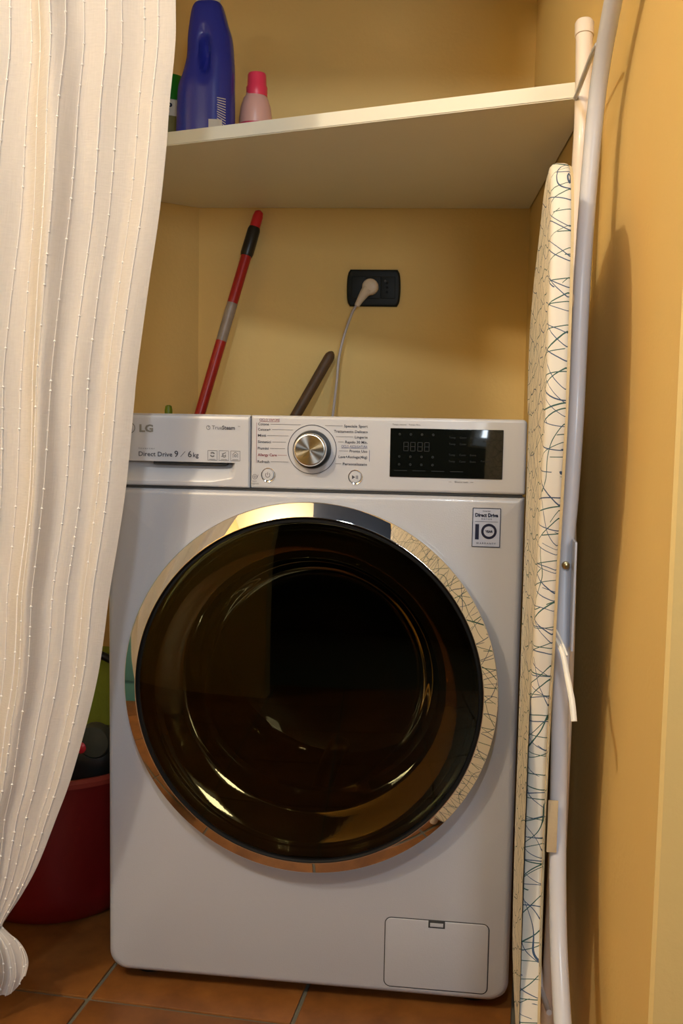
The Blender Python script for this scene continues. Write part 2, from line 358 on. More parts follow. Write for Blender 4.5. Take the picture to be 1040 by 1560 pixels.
ex = Vector((cos(tilerot), sin(tilerot), 0)); ey = Vector((-sin(tilerot), cos(tilerot), 0))
cross = Vector((-0.313, -0.048, FZ-0.003))
for i in range(-4, 6):
    for j in range(-7, 3):
        c = cross+ex*TS*(i+.5)+ey*TS*(j+.5)
        if not (ROOM_L+0.0 < c.x < ROOM_R-0.02 and -1.95 < c.y < 0.80): continue
        t = bpy.data.objects.new('tile', tmesh); C.objects.link(t); t.parent = fl; t.location = c+Vector((0, 0, random.uniform(-.0003, .0003))); t.rotation_euler = (0, 0, tilerot)

wn = struct('fill_window', join([box((.56, -3.42, .88), (.62, -3.37, 2.12)), box((1.34, -3.42, .88), (1.40, -3.37, 2.12)), box((.62, -3.42, .88), (1.34, -3.37, .94)), box((.62, -3.42, 2.06), (1.34, -3.37, 2.12))]), m_capw)  # unseen window, added to go with the cool fill light
link('pane', box((.62, -3.40, .94), (1.34, -3.39, 2.06)), m_fillpane, wn)
# things only mirrored in the chrome and glass: teal door on the side wall, added dark panel, lamp
dr = struct('door_1', box((ROOM_L+0.0, -0.62, FZ), (ROOM_L+0.045, 0.28, 2.05), 0.004), m_teal)
for k, (z0, z1) in enumerate(((0.15, 0.95), (1.05, 1.9))):
    pz = link('panel', box((ROOM_L+0.045, -0.50, z0), (ROOM_L+0.055, 0.16, z1), 0.004), m_teal, dr)
link('door_handle', tube([(ROOM_L+0.04, -.56, 1.0), (ROOM_L+0.09, -.56, 1.0), (ROOM_L+0.095, -.46, 1.0)], 0.009), m_chrome, dr)
struct('reflection_panel', box((-0.25, -2.6, 2.44), (1.3, -0.45, 2.50), 0.003), m_slate)  # unseen dark panel, added to darken the ceiling's reflection in the rim
le = empty('ceiling_lamp', LED+Vector((0, 0, .04))); tag(le, 'dark ceiling lamp with eight small cold-white bulbs, above the camera', 'lamp')
link('base', box(LED+Vector((-.16, -.07, .02)), LED+Vector((.16, .07, .04)), 0.005), m_blackp, le)
for i in range(4):
    for j in range(2):
        c = LED+Vector((-.12+.08*i, -.035+.07*j, 0))
        link('bulb', lathe_z([(.008, c.z+.02), (.012, c.z+.004), (.012, c.z-.006), (.007, c.z-.014)], c.x, c.y, 12), m_bulb, le)
wl = empty('wall_lamp', LAMP+Vector((0, -0.14, 0))); tag(wl, 'white wall lamp with six small bulbs, high behind the camera', 'lamp')
link('base', box(LAMP+Vector((-.17, -.14, -.03)), LAMP+Vector((.17, -.115, .03)), 0.006), m_capw, wl)
for i in range(3):
    for j in range(2):
        c = LAMP+Vector((-.11+.11*i, -0.06, -.025+.05*j))
        link('bulb', join([tube([c+Vector((0, -.055, 0)), c+Vector((0, -.018, 0)), c+Vector((0, -.006, 0)), c+Vector((0, .008, 0)), c+Vector((0, .014, 0))], [.008, .009, .014, .011, .004])]), m_bulb, wl)

# ---------------------------------------------------------------- washing machine
wm = empty('washing_machine', (0, 0.28, FZ))
tag(wm, 'white front-loading washing machine with large smoked-glass round door under the shelf', 'washing machine')
DX, DZ = 0.004, 0.4635
def octf(o, cx, cz, r):
    a = math.atan2(o[1]-cz, o[0]-cx); return (cx+r*cos(a), cz+r*sin(a))
ol = []
base = rrect(-0.3, 0.3, 0.008, 0.7435, [0.028, 0.028, 0.003, 0.003], 8)
for i in range(len(base)):                                # densify straight runs
    a = base[i]; b = base[(i+1) % len(base)]; d = math.dist(a, b); k = max(1, int(d/0.012))
    for s in range(k): ol.append((a[0]+(b[0]-a[0])*s/k, a[1]+(b[1]-a[1])*s/k))
def inset(pt, d): 
    x, z = pt; c = Vector((0-x, 0.376-z))
    return (x-math.copysign(min(d, abs(x)), x)*(1 if abs(x) > .265 else abs(x)/.265), z-(d if z > .7 else (-d if z < .05 else 0)))
rings = [[Vector((x, 0.10, z)) for x, z in (octf(o, DX, DZ, 0.256) for o in ol)],
         [Vector((x, 0.0, z)) for x, z in (octf(o, DX, DZ, 0.256) for o in ol)],
         [Vector((x, 0.0, z)) for x, z in (octf(o, DX, DZ, 0.2680) for o in ol)],
         [Vector((x, 0.0, z)) for x, z in (inset(o, 0.010) for o in ol)],
         [Vector((x, 0.0012, z)) for x, z in (inset(o, 0.006) for o in ol)],
         [Vector((x, 0.004, z)) for x, z in (inset(o, 0.0022) for o in ol)],
         [Vector((x, 0.010, z)) for x, z in ol]]
body = loft(rings, cap=False)
rear = slab(-0.2985, 0.2985, 0.010, 0.7435, [0.02, 0.02, 0.003, 0.003], 0.010, 0.56, 0.001)
# rear shell without a front face so the door opening stays open
bm = bmesh.new(); bm.from_mesh(rear)
ff = [f for f in bm.faces if len(f.verts) > 8 and f.calc_center_median().y < 0.05]
bmesh.ops.delete(bm, geom=ff, context='FACES_ONLY'); bm.to_mesh(rear); bm.free()
link('cabinet', join([body, rear]), m_white, wm)
link('top_plate', slab(-0.299, 0.299, 0.744, 0.8495, [0.002, 0.002, 0.004, 0.004], 0.030, 0.56, 0.002), m_white, wm)
link('seam', box((-0.2965, 0.004, 0.7425), (0.2965, 0.03, 0.7465)), m_seam, wm, smooth=False)
# control panel right of the drawer
cp = link('control_panel', slab(-0.0868, 0.3, 0.7462, 0.85, [0.002, 0.003, 0.007, 0.002], -0.0, 0.031, 0.0045), m_panelw, wm)
# detergent drawer with scooped grip
V = []; F = []
xs = [-0.3+0.2115*i/110 for i in range(111)]
zs = [0.7462+(0.7815-0.7462)*i/40 for i in range(41)]+[0.78152]+[0.783+(0.85-0.783)*i/24 for i in range(25)]
def sm(t): t = max(0, min(1, t)); return t*t*(3-2*t)
def scoop(x, z):
    if z > 0.7815: return 0
    zb = 0.7525+0.006*sm((x+0.15)/0.04)+0.004*sm((-0.265-x)/0.03)
    side = sm((x+0.295)/0.022)*sm((-0.1085-x)/0.012)
    return 0.021*side*max(0, (z-zb)/(0.7815-zb))**1.25
for z in zs:
    for x in xs:
        e = 0.0
        for d in (x+0.3, -0.0885-x, 0.85-z, z-0.7462):
            rr = 0.007 if d is not None and abs(d-(0.85-z)) < 1e-9 else 0.003
            if d < rr: e = max(e, rr-math.sqrt(max(0, rr*rr-(rr-d)**2)))
        V.append((x, scoop(x, z)+e, z))
nx = len(xs)
for j in range(len(zs)-1):
    for i in range(nx-1): F.append((j*nx+i, j*nx+i+1, (j+1)*nx+i+1, (j+1)*nx+i))
dw = link('detergent_drawer', mesh(V, F), m_panelw, wm)
link('grip_slot', box((-0.231, 0.004, 0.7775), (-0.1225, 0.024, 0.7813), 0.0006), m_seam, dw)  # dark box put in for the shade under the grip lip
link('drawer_side', join([box((-0.2995, 0.010, 0.7465), (-0.298, 0.031, 0.845)), box((-0.0895, 0.006, 0.7465), (-0.0885, 0.031, 0.846)), box((-0.299, 0.008, 0.8485), (-0.09, 0.031, 0.8495))]), m_panelw, dw)
# drawer lettering
dt = [text('Direct Drive', -0.2515, 0.7885, 0.0068, width=0.050, bold=.00012), text('9', -0.1985, 0.7883, 0.0092, bold=.00015), bar(-0.1895, 0.7885, -0.1825, 0.7965, 0.0006), text('6', -0.1785, 0.7883, 0.0092, bold=.00015), text('kg', -0.1708, 0.7885, 0.0068, bold=.00012)]
link('lettering', join(dt), m_ink, dw, smooth=False)
link('lettering', join([text('Inverter', -0.2512, 0.7985, 0.0026, width=0.024, space=1.2), text('True', -0.1435, 0.8288, 0.0056), ringp(-0.1488, 0.8312, 0.0027, 0.0006), bar(-0.1488, 0.8312, -0.1475, 0.8338, 0.0006)]), m_inkl, dw, smooth=False)
link('lettering', join([text('Steam', -0.1287, 0.8288, 0.0056, bold=0.0002), text('TM', -0.1058, 0.8325, 0.0018)]), m_ink, dw, smooth=False)
link('emblem', join([text('LG', -0.2505, 0.8235, 0.0105, bold=0.0006, width=0.0205), ringp(-0.2645, 0.8285, 0.0072, 0.0011, a0=-pi/2, a1=1.6*pi), bar(-0.2645, 0.825, -0.2645, 0.832, 0.001), bar(-0.2645, 0.825, -0.2615, 0.825, 0.001), ringp(-0.2678, 0.8305, 0.0006, 0.0012)]), m_logo, dw, smooth=False)
ic = []
for k, cx in enumerate((-0.1425, -0.1258, -0.1090)):
    x0, x1, z0, z1 = cx-0.0068, cx+0.0068, 0.7845, 0.7985
    ic += [bar(x0, z0, x1, z0, .0005), bar(x0, z1, x1, z1, .0005), bar(x0, z0, x0, z1, .0005), bar(x1, z0, x1, z1, .0005), bar(cx-.0045, .786, cx+.0045, .786, .0006)]
    if k == 0: ic += [ringp(cx, 0.7928, 0.0028, 0.0018, a0=0.3, a1=2.6), ringp(cx, 0.7928, 0.0028, 0.0018, a0=3.4, a1=5.8)]
    if k == 1: ic += [ringp(cx+0.0005, 0.7915, 0.0022, 0.0009, a0=2.2, a1=7), bar(cx-.003, .7935, cx+.003, .796, .0010), bar(cx-.004, .7905, cx+.002, .7915, .0009)]
    if k == 2: ic += [bar(cx-.004, .7935, cx, .797, .0006), bar(cx, .797, cx+.004, .7935, .0006), bar(cx-.0034, .789, cx-.0034, .794, .0006), bar(cx+.0034, .789, cx+.0034, .794, .0006), ringp(cx, .7918, .0016, .0007)]
link('icon', join(ic), m_inkl, dw, smooth=False)
# control panel lettering
KX, KZ, YP = 0.0015, 0.8030, -0.0006
left = [('Cotone', .8358, .0158), ('Cotone+', .8282, .0182), ('Misti', .8197, .0115), ('Sintetici', .8107, .0188), ('Piumini', .8015, .0155)]
g = []; lines = []
for s, z, wd_ in left: g.append(text(s, -0.0765, z, 0.0038, width=wd_, bold=.00006))
rightl = [('Speciale Sport', .8352, .0335), ('Trattamento Delicato', .8275, .0478), ('Lingerie', .8200, .0180), ('Rapido 30 Min.', .8128, .0315), ('Pronto Uso', .8002, .0250), ('Lava+Asciuga(4kg)', .7920, .0405), ('Personalizzato', .7820, .0345)]
for s, z, wd_ in rightl: g.append(text(s, 0.0800, z, 0.0038, 'RIGHT', width=wd_, bold=.00006))
g.append(text('Refresh', -0.0765, .7825, 0.0038, width=.0170, bold=.00006))
link('lettering', join(g), m_ink, cp, smooth=False)
link('lettering', join([text('CICLO VAPORE', -0.0745, .8420, .0036, width=.0290), bar(-0.0745, .8410, -0.0455, .8410, .0004), text('Allergy Care', -0.0765, .7922, .0038, width=.0275, bold=.0001), bar(-0.0785, .7822, -0.0785, .8395, .0005), bar(-0.0475, .7940, -.0345, .7940, .0004)]), m_inkr, cp, smooth=False)
link('lettering', join([text('CICLO ASCIUGATURA', 0.0800, .8068, .0036, 'RIGHT', width=.0370), bar(.0430, .8060, .0800, .8060, .0004), bar(.0830, .7880, .0830, .8040, .0005)]), m_inkb, cp, smooth=False)
for s, z, wd_ in left:
    xe = KX-math.sqrt(max(0, .0385**2-(z+.0018-KZ)**2)); lines.append(bar(-0.0765+wd_+.002, z+.0018, xe, z+.0018, .00045))
lines.append(bar(-0.0575, .7845, -.0320, .7845, .00045))
for s, z, wd_ in rightl[:1]+rightl[2:3]+rightl[3:4]+rightl[4:5]+rightl[6:]:
    xe = KX+math.sqrt(max(0, .0385**2-(z+.0018-KZ)**2)); 
    if xe < .080-wd_-.002: lines.append(bar(xe, z+.0018, .080-wd_-.002, z+.0018, .00045))
link('leader_lines', join(lines), m_inkl, cp, smooth=False)
link('dial_circle', ringp(KX, KZ, .0345, .0009, n=96), m_ink, cp, smooth=False)
kb = link('knob_collar', lathe_y([(.0272, 0.0), (.0272, -.003), (.0262, -.0055), (.0235, -.0060)], KX, KZ, 64, True), m_blackp, wm)
kn = link('dial_knob', lathe_y([(.0232, -.004), (.0232, -.019), (.0228, -.0208), (.0216, -.0222)], KX, KZ, 64, True), m_chrome, wm)
kf = link('knob_face', lathe_y([(.0214, -.0220), (.0214, -.0228), (.0206, -.0231), (.0204, -.02312), (.0200, -.02312), (.010, -.02312), (.0004, -.0230)], KX, KZ, 64, True), m_spun, kn)
ko = Vector((KX, -.0225, KZ))-parent_world(kn); kf.data.transform(Matrix.Translation(-ko)); kf.location = ko
for bx_, nm in ((-0.0612, 'power_button'), (0.0635, 'start_button')):
    b_ = link(nm, lathe_y([(.0082, -.0002), (.0082, -.0022), (.0076, -.0030), (.0040, -.0033), (.0004, -.0033)], bx_, .7655, 40, True), m_panelw, wm)
    link('button_ring', lathe_y([(.0104, 0.0), (.0104, -.0010), (.0098, -.0016), (.0088, -.0012), (.0086, 0)], bx_, .7655, 40), m_chrome, b_)
    if bx_ < 0: s_ = [ringp(bx_, .7655, .0032, .0007, -.0036, radians(125), radians(415)), bar(bx_, .7655, bx_, .7695, .0007, -.0036)]
    else: s_ = [mesh([(bx_-.0042, -.0036, .7627), (bx_-.0042, -.0036, .7683), (bx_+.0005, -.0036, .7655)], [(0, 1, 2)]), bar(bx_+.0018, .763, bx_+.0018, .768, .0009, -.0036), bar(bx_+.0038, .763, bx_+.0038, .768, .0009, -.0036)]
    link('symbol', join(s_), m_ink, b_, smooth=False)
link('icon', join([ringp(-.0805, .7625, .0033, .0006), ringp(-.0805, .7625, .0012, .0006), bar(-.0775, .7605, -.0755, .7655, .0006), text('Smart', -.0842, .7553, .0020), text('Diagnosis', -.0860, .7522, .0020, width=.0115)]), m_inkl, cp, smooth=False)
ds = link('display', slab(.1118, .2680, .7672, .8353, .0008, -.0012, .004, .0005), m_black, wm)
d_ = []
for i, dx in enumerate((.134, .1435, .1535, .163)):
    if True:
        z0 = .8040; hh = .0120; ww = .0062
        segs = [(0, 0, 0, 1), (1, 0, 1, 1), (0, 1, 1, 1), (0, 0, 1, 0), (0, .5, 1, .5)]
        for a, b, c_, e_ in segs: d_.append(bar(dx-.003+a*ww, z0+b*hh, dx-.003+c_*ww, z0+e_*hh, .0008, -.0018))
for row, z in enumerate((.827, .796, .785)):
    for i in range(4): d_.append(ringp(.125+.0155*i, z, .0012, .0010, -.0018, n=12))
for z in (.8225, .8135, .7985, .7895):
    for i, s in enumerate(('Temp', 'Centr', 'Extra')): d_.append(text(s, .1935+.0148*i, z, .0028, y=-.0018))
for i in range(4): d_.append(bar(.118+.026*i, .7765, .136+.026*i, .7765, .0009, -.0018))
d_.append(text('Asciug.', .240, .818, .0028, y=-.0018)); d_.append(text('Partenza', .238, .7905, .0028, y=-.0018))
link('display_print', join(d_), m_disp, ds, smooth=False)
link('lettering', join([text('Tempo restante', .1145, .8395, .0020, width=.0195), text('Tempo Rim.', .1370, .8395, .0020, width=.0165), text('Blocco tasti', .2120, .7612, .0026, 'CENTER', width=.0180), bar(.1945, .7622, .1985, .7622, .0004), bar(.2245, .7622, .2285, .7622, .0004)]), m_ink, cp, smooth=False)
# sticker
st = link('sticker', slab(.2290, .2675, .6725, .7270, .0015, -.0006, 0.0005, .0002), m_stick, wm)
sp = [text('Inverter', .2483, .7218, .0024, 'CENTER', y=-.0010), text('Direct Drive', .2483, .7148, .0050, 'CENTER', y=-.0010, width=.0315, bold=.0003), text('MOTOR', .2483, .7106, .0022, 'CENTER', y=-.0010, space=1.6),
      bar(.2325, .7080, .2640, .7080, .0004, -.0010), text('1', .2330, .6835, .0215, y=-.0010, width=.0052, bold=.0006), ringp(.2520, .6945, .0090, .0034, -.0010), text('YEAR', .2520, .6930, .0030, 'CENTER', y=-.0010, bold=.0002), text('WARRANTY', .2483, .6765, .0026, 'CENTER', y=-.0010, space=1.5, width=.0270)]
for a, b, c_, e_ in ((.2292, .6728, .2673, .6728), (.2292, .7267, .2673, .7267), (.2292, .6728, .2292, .7267), (.2673, .6728, .2673, .7267)): sp.append(bar(a, b, c_, e_, .0009, -.0010))
link('lettering', join(sp), m_navy, st, smooth=False)
# pump filter cover
link('cover_gap', slab(.1190, .2705, .0195, .1260, .010, -.0003, .001, .0001), m_seam, wm)  # dark slab behind the cover draws its groove as a line of shade
fc = link('filter_cover', slab(.1203, .2692, .0208, .1247, .0088, -.0012, .0, .0010), m_white, wm)
link('latch', join([box((.1825, -.0016, .1145), (.2065, -.0010, .1255), .0002)]), m_seam, fc)
link('latch_tab', box((.1850, -.0030, .1168), (.2040, -.0012, .1222), .0006), m_white, fc)
# feet
for x in (-.25, .25):
    for y in (.06, .50):
        link('foot', lathe_z([(.024, FZ), (.026, FZ+.004), (.026, FZ+.012), (.012, FZ+.016), (.012, .012)], x, y, 24), m_blackp, wm)
# door
do = empty('door', (0, 0, 0)); do.parent = wm; do.location = Vector((DX, 0, DZ))-Vector(wm.location)
link('door_rim', lathe_y([(.2645, .0005), (.2675, -.004), (.2675, -.028), (.2672, -.0292), (.2666, -.0299), (.2660, -.0303), (.2482, -.0418), (.2477, -.0421), (.2473, -.0422), (.2468, -.0421), (.2464, -.0410)], DX, DZ, 160), m_chrome, do)
link('door_gasket', lathe_y([(.2464, -.0415), (.2440, -.0390), (.2415, -.0390), (.2402, -.0405)], DX, DZ, 128), m_gasket, do)
prof = [(.2405, -.0405)]
for k in range(1, 15):
    r = .2405*(1-k/15); prof.append((r, -.0405-.0085*(1-(r/.2405)**2)**.8))
prof.append((.0008, -.049))
link('door_glass', lathe_y(prof, DX, DZ, 128), m_smoke, do)
link('door_frame_ring', lathe_y([(.2410, -.038), (.2360, -.034), (.2310, -.026), (.2285, -.0190), (.2270, -.0180), (.2180, -.0142), (.2080, -.0106), (.1980, -.0076), (.1880, -.0052), (.1860, -.0035), (.1858, .004)], DX, DZ, 128), m_brown, do)
link('glass_bowl', lathe_y([(.1860, -.002), (.1800, .012), (.1730, .040), (.1640, .075), (.1500, .100), (.1250, .116), (.09, .124), (.045, .128), (.0008, .129)], DX, DZ-.0, 128), m_bowl, do)
link('inner_gasket', lathe_y([(.1880, .004), (.205, .03), (.215, .055), (.205, .075), (.190, .09), (.195, .12)], DX, DZ, 96), m_gasket, do)
dm = link('drum', lathe_y([(.195, .10), (.232, .125), (.236, .20), (.236, .42), (.20, .44), (.12, .445), (.05, .43), (.0008, .43)], DX, DZ, 96), m_drum, wm)
for k in range(3):
    a = 2*pi*k/3+.5
    link('lifter', tube([(DX+.222*cos(a), .16, DZ+.222*sin(a)), (DX+.208*cos(a), .22, DZ+.208*sin(a)), (DX+.208*cos(a), .36, DZ+.208*sin(a)), (DX+.222*cos(a), .41, DZ+.222*sin(a))], .018, 10, 3), m_drum, dm)

# ---------------------------------------------------------------- shelf
SZ0, SZ1 = 1.2915, 1.3137
sh = link('wall_shelf', prism_z([(-0.3725, 0.7640), (-0.728, 0.4085), (-0.290, 0.261), (0.350, 0.052), (0.3745, 0.044), (0.3695, 0.139), (0.3295, 0.7985)], SZ0, SZ1, 0.0015), m_shelf, origin=(0, 0.45, SZ0))
tag(sh, 'cream painted shelf board with slanting front edge, set between the niche walls', 'shelf')

# ---------------------------------------------------------------- bottles on the shelf
def sup(cx, cy, a, b, z, n=48, e=2.6):
    out = []
    for k in range(n):
        t = 2*pi*k/n; c, s = cos(t), sin(t)
        out.append(Vector((cx+a*math.copysign(abs(c)**(2/e), c), cy+b*math.copysign(abs(s)**(2/e), s), z)))
    return out
BX, BY = -0.300, 0.555
bt = empty('detergent_bottle', (BX, BY, SZ1)); tag(bt, 'tall blue detergent bottle with moulded grip and white cap, on the shelf', 'bottle')
secs = [(SZ1, .050, .036, -.301), (SZ1+.006, .056, .040, -.302), (1.36, .0580, .041, -.303), (1.40, .0562, .041, -.3025), (1.44, .0555, .040, -.302), (1.475, .0540, .039, -.301), (1.50, .0495, .037, -.2965), (1.53, .0450, .035, -.2935), (1.565, .0425, .032, -.2945), (1.59, .0372, .030, -.2970), (1.615, .0315, .028, -.2985), (1.626, .0270, .025, -.2985), (1.630, .022, .021, -.2985)]
fine = catmull([Vector((z, a, b)) for z, a, b, c in secs], 6); fcx = catmull([Vector((z, c, 0)) for z, a, b, c in secs], 6)
rings = []
for f_, c_ in zip(fine, fcx):
    z, a, b = f_; cx = c_.y; R_ = []
    for v in sup(cx, BY, a, b, z, 96):
        if v.y < BY:
            ex_ = (v.x-(-.2975-.10*(v.z-1.53)*0.35))/.0115; ez = (v.z-1.527)/.040
            q = ex_*ex_+ez*ez
            v.y += .022*max(0, 1-q)**.6 if q < 1 else 0
            # soft ridge framing the grip
            if 1 <= q < 2.2: v.y += .003*(2.2-q)/1.2
        R_.append(v)
    rings.append(R_)
link('bottle_body', loft(rings), m_blue, bt)
link('cap', lathe_z([(.0215, 1.628), (.0230, 1.632), (.0225, 1.668), (.020, 1.675)], -.2985, BY, 40), m_capw, bt)
lab = []
for k in range(12):
    u = k/12
    lab.append(bar(-.2700-.0004*(k % 3), 1.399+.0042*k, -.2560, 1.389+.0050*k, .0016, BY))
def onfront(me, gap=.0012):                                   # wrap flat print on the bottle front
    for v in me.vertices:
        z = v.co.z; a = .057; b = .041; t = max(-.97, min(.97, (v.co.x+.3025)/a))
        v.co.y = BY-b*(1-abs(t)**2.6)**(1/2.6)-gap
    return me
link('white_print', onfront(join(lab)), m_labw, bt, smooth=False)
def gridlab(x0, x1, z0, z1, n=10):
    V = []; F = []
    for i in range(n+1):
        x = x0+(x1-x0)*i/n
        V += [(x, 0, z0), (x, 0, z1)]
    for i in range(n): F.append((2*i, 2*i+2, 2*i+3, 2*i+1))
    return mesh(V, F)
link('label', onfront(gridlab(-.2865, -.262, 1.350, 1.4055), .0007), m_labw, bt)

pb = empty('softener_bottle', (-.214, .60, SZ1)); tag(pb, 'small milky pink bottle with coral cap beside the blue bottle', 'bottle')
link('bottle_body', lathe_z([(.030, SZ1), (.0325, SZ1+.006), (.0328, 1.40), (.0322, 1.43), (.0295, 1.450), (.0240, 1.466), (.0195, 1.472), (.0190, 1.476)], -.2145, .60, 48), m_pink, pb)
link('label', lathe_z([(.0333, 1.335), (.0336, 1.34), (.0336, 1.412), (.0332, 1.416)], -.2145, .60, 48), m_pinklab, pb)
link('cap', lathe_z([(.0205, 1.470), (.0207, 1.474), (.0207, 1.487), (.0188, 1.490), (.0180, 1.510), (.0165, 1.5135), (.010, 1.5145)], -.2125, .60, 40), m_pinkcap, pb)

gb = empty('cleaner_bottle', (-.405, .62, SZ1)); tag(gb, 'green-capped bottle with white label, half hidden between curtain and blue bottle', 'bottle')
link('bottle_body', lathe_z([(.036, SZ1), (.0385, SZ1+.004), (.0385, 1.462), (.037, 1.466)], -.400, .62, 48), m_labw, gb)
link('cap', lathe_z([(.0380, 1.466), (.0385, 1.468), (.0375, 1.512), (.036, 1.515)], -.400, .62, 48), m_green, gb)
link('label', join([lathe_z([(.0388, 1.40), (.0390, 1.402), (.0390, 1.432), (.0388, 1.434)], -.400, .62, 48)]), m_olive, gb)
def wrap(me, cx, cy, r):
    for v in me.vertices:
        a = (v.co.x-cx)/r; v.co.x = cx+r*sin(a); v.co.y = cy-r*cos(a)
    return me
link('lettering', wrap(join([text('DP', -.3995, 1.4455, .0125, bold=.0009, y=0), text('ZERO', -.414, 1.4380, .0040, y=0)]), -.400, .62, .0392), m_navy, gb, smooth=False)

# ---------------------------------------------------------------- broom handle, stick, socket, plug
top = Vector((-.2365, .748, 1.2800)); low = Vector((-.3441, .680, .8548)); dirn = (low-top).normalized(); end = top+dirn*((top.z-FZ-.004)/-dirn.z)
P_ = lambda z: top+dirn*((top.z-z)/-dirn.z)
bh = empty('broom_handle', end); tag(bh, 'red broom handle with black collar, leaning in the back left corner behind the machine', 'broom handle')
link('handle', tube([end, P_(1.21)], .0112, 20), m_red, bh)
link('collar', tube([P_(1.246), P_(1.240), P_(1.190), P_(1.185)], [.0118, .0135, .0138, .0125], 20), m_blackp, bh)
link('handle_tip', tube([P_(1.24), P_(1.268), P_(1.278), P_(1.2815)], [.0112, .0110, .0090, .0045], 20), m_redtip, bh)
link('label', tube([P_(1.085), P_(1.005)], .01145, 20), m_label, bh)
a = Vector((-.0790, .7600, .985)); b = Vector((-.1454, .72, .8556)); d = (b-a).normalized(); e = a+d*((a.z-FZ-.008)/-d.z)
bs = link('wooden_stick', tube([a+d*-.004, a, a+d*.006, a+d*.012, e], [.003, .0075, .0105, .0112, .0112], 20), m_wood, origin=e)
tag(bs, 'dark brown wooden stick with rounded end leaning against the back wall', 'stick')

wy = lambda x: .765+(x+.372)*(.035/.703)
so = empty('wall_socket', (.006, wy(.006), 1.125)); tag(so, 'charcoal wall socket plate on the back wall', 'socket')
def onwall(me):                                              # meshes built about y=0 -> back wall plane
    for v in me.vertices: v.co.y += wy(v.co.x)
    return me
def barrel(x0, x1, z0, z1, bulge, yf, yb, bev, n=12):
    rings = []
    for s in range(4):
        aa = .5*pi*s/3; dd = bev*(1-sin(aa)); y = yf+bev*(1-cos(aa))
        pts = []
        for k in range(n+1): t = k/n; pts.append((x0+dd-bulge*(1-(2*t-1)**2)+.004*abs(2*t-1)**8, z1-dd-(z1-z0-2*dd)*t))
        for k in range(n+1): t = k/n; pts.append((x1-dd+bulge*(1-(2*t-1)**2)-.004*abs(2*t-1)**8, z0+dd+(z1-z0-2*dd)*t))
        rings.append([Vector((x, y, z)) for x, z in pts])
    rings.append([Vector((v.x, yb, v.z)) for v in rings[-1]])
    return loft(rings)
pl = link('plate', onwall(barrel(-.0475, .0605, 1.0860, 1.1630, .0030, -.010, -.0005, .004)), m_plate, so)
for k, cx in enumerate((-.0245, .0065, .0375)):
    md = link('outlet_module', onwall(slab(cx-.0150, cx+.0150, 1.1020, 1.1480, .002, -.0118, -.009, .0008)), m_plate, so)
    if k == 2:
        md['label'] = 'empty outlet module with pin holes'
        link('pin_hole', onwall(join([lathe_y([(.0026, -.0119), (.0022, -.0123)], cx-.002, 1.125+zz, 16, True) for zz in (-.0095, 0, .0095)])), m_gasket, md)
    if k == 2: link('lettering', onwall(join([ringp(cx-.006, 1.1385, .0018, .0005, y=-.0124), bar(cx-.006, 1.1385, cx-.006, 1.141, .0005, -.0124)])), m_inkl, md, smooth=False)
pw = wy(0)
pg = empty('power_plug', (-.0010, pw, 1.1245)); tag(pg, 'ivory angled plug and white cord in the wall socket', 'plug')
pc = Vector((.0010, pw-.0125, 1.1250))
link('plug_body', lathe_y([(.0165, 0), (.0172, -.003), (.0172, -.012), (.0160, -.017), (.0130, -.0195), (.006, -.0205), (.0006, -.0207)], 0, 0, 40, True), m_plug, pg)
o = pg.children[0]; o.data.transform(Matrix.Translation(Vector(pg.location))); o.data.transform(Matrix.Translation(pc-Vector(pg.location)))
link('plug_neck', tube([pc+Vector((-.004, -.011, -.004)), pc+Vector((-.013, -.010, -.015)), pc+Vector((-.022, -.009, -.029)), pc+Vector((-.028, -.009, -.040))], [.0125, .0100, .0070, .0055], 20, 0), m_plug, pg)
link('cord', tube([pc+Vector((-.026, -.009, -.036)), (-.0345, .752, 1.0716), (-.0505, .748, 1.0235), (-.0595, .735, .9746), (-.0615, .722, .926), (-.0642, .69, .8541), (-.066, .65, .76), (-.05, .60, .60), (-.04, .585, .45), (-.04, .566, .35)], .0028, 10, 6), m_cord, pg)

# ---------------------------------------------------------------- ironing board folded against the right wall
ib = empty('ironing_board', (.330, -.20, FZ)); tag(ib, 'folded ironing board in scribble-print cover with white legs, standing beside the washing machine', 'ironing board')
near = [(-.262, 1.1300), (-.290, 1.1160), (-.312, 1.085), (-.328, 1.040), (-.336, .985), (-.339, .92), (-.338, .86), (-.328, .80), (-.314, .74), (-.300, .68), (-.288, .61), (-.268, .53), (-.254, .45), (-.247, .37), (-.247, .30), (-.252, .23), (-.262, .17), (-.270, .115), (-.262, .085)]
far = [(-.16, .088), (-.09, .100), (-.052, .118), (-.034, .145), (-.020, .20), (-.008, .32), (-.006, .84), (.020, .862), (.052, .90), (.050, .975), (.012, 1.019), (-.044, 1.055), (-.110, 1.0850), (-.160, 1.113), (-.200, 1.128)]
pts = [Vector((0, y, z)) for y, z in near+far+near[:1]]
outl = catmull(pts, 4)[:-1]
cy = sum(v.y for v in outl)/len(outl); cz = sum(v.z for v in outl)/len(outl)
XF, XB = .3006, .3225
def ins(v, d):
    vv = Vector((0, v.y-cy, (v.z-cz)*.35)); l = vv.length; s = max(0, 1-d/max(l, .001)); return Vector((0, cy+(v.y-cy)*s, cz+(v.z-cz)*(1-d/max(abs(v.z-cz), .3))))
rings = []
for x, d in ((XF, .010), (XF+.0008, .0045), (XF+.0035, .0012), (XF+.008, 0), (XB-.006, 0), (XB-.0025, .0008), (XB, .0035)):
    rings.append([Vector((x+.0012*noise.noise(Vector((x*40, v.y*18, v.z*18))) if x > XF+.003 else x, *ins(v, d).yz)) for v in outl])
bc = loft(rings, cap=False)
bm = bmesh.new(); bm.from_mesh(bc); bm.verts.ensure_lookup_table(); n_ = len(outl)
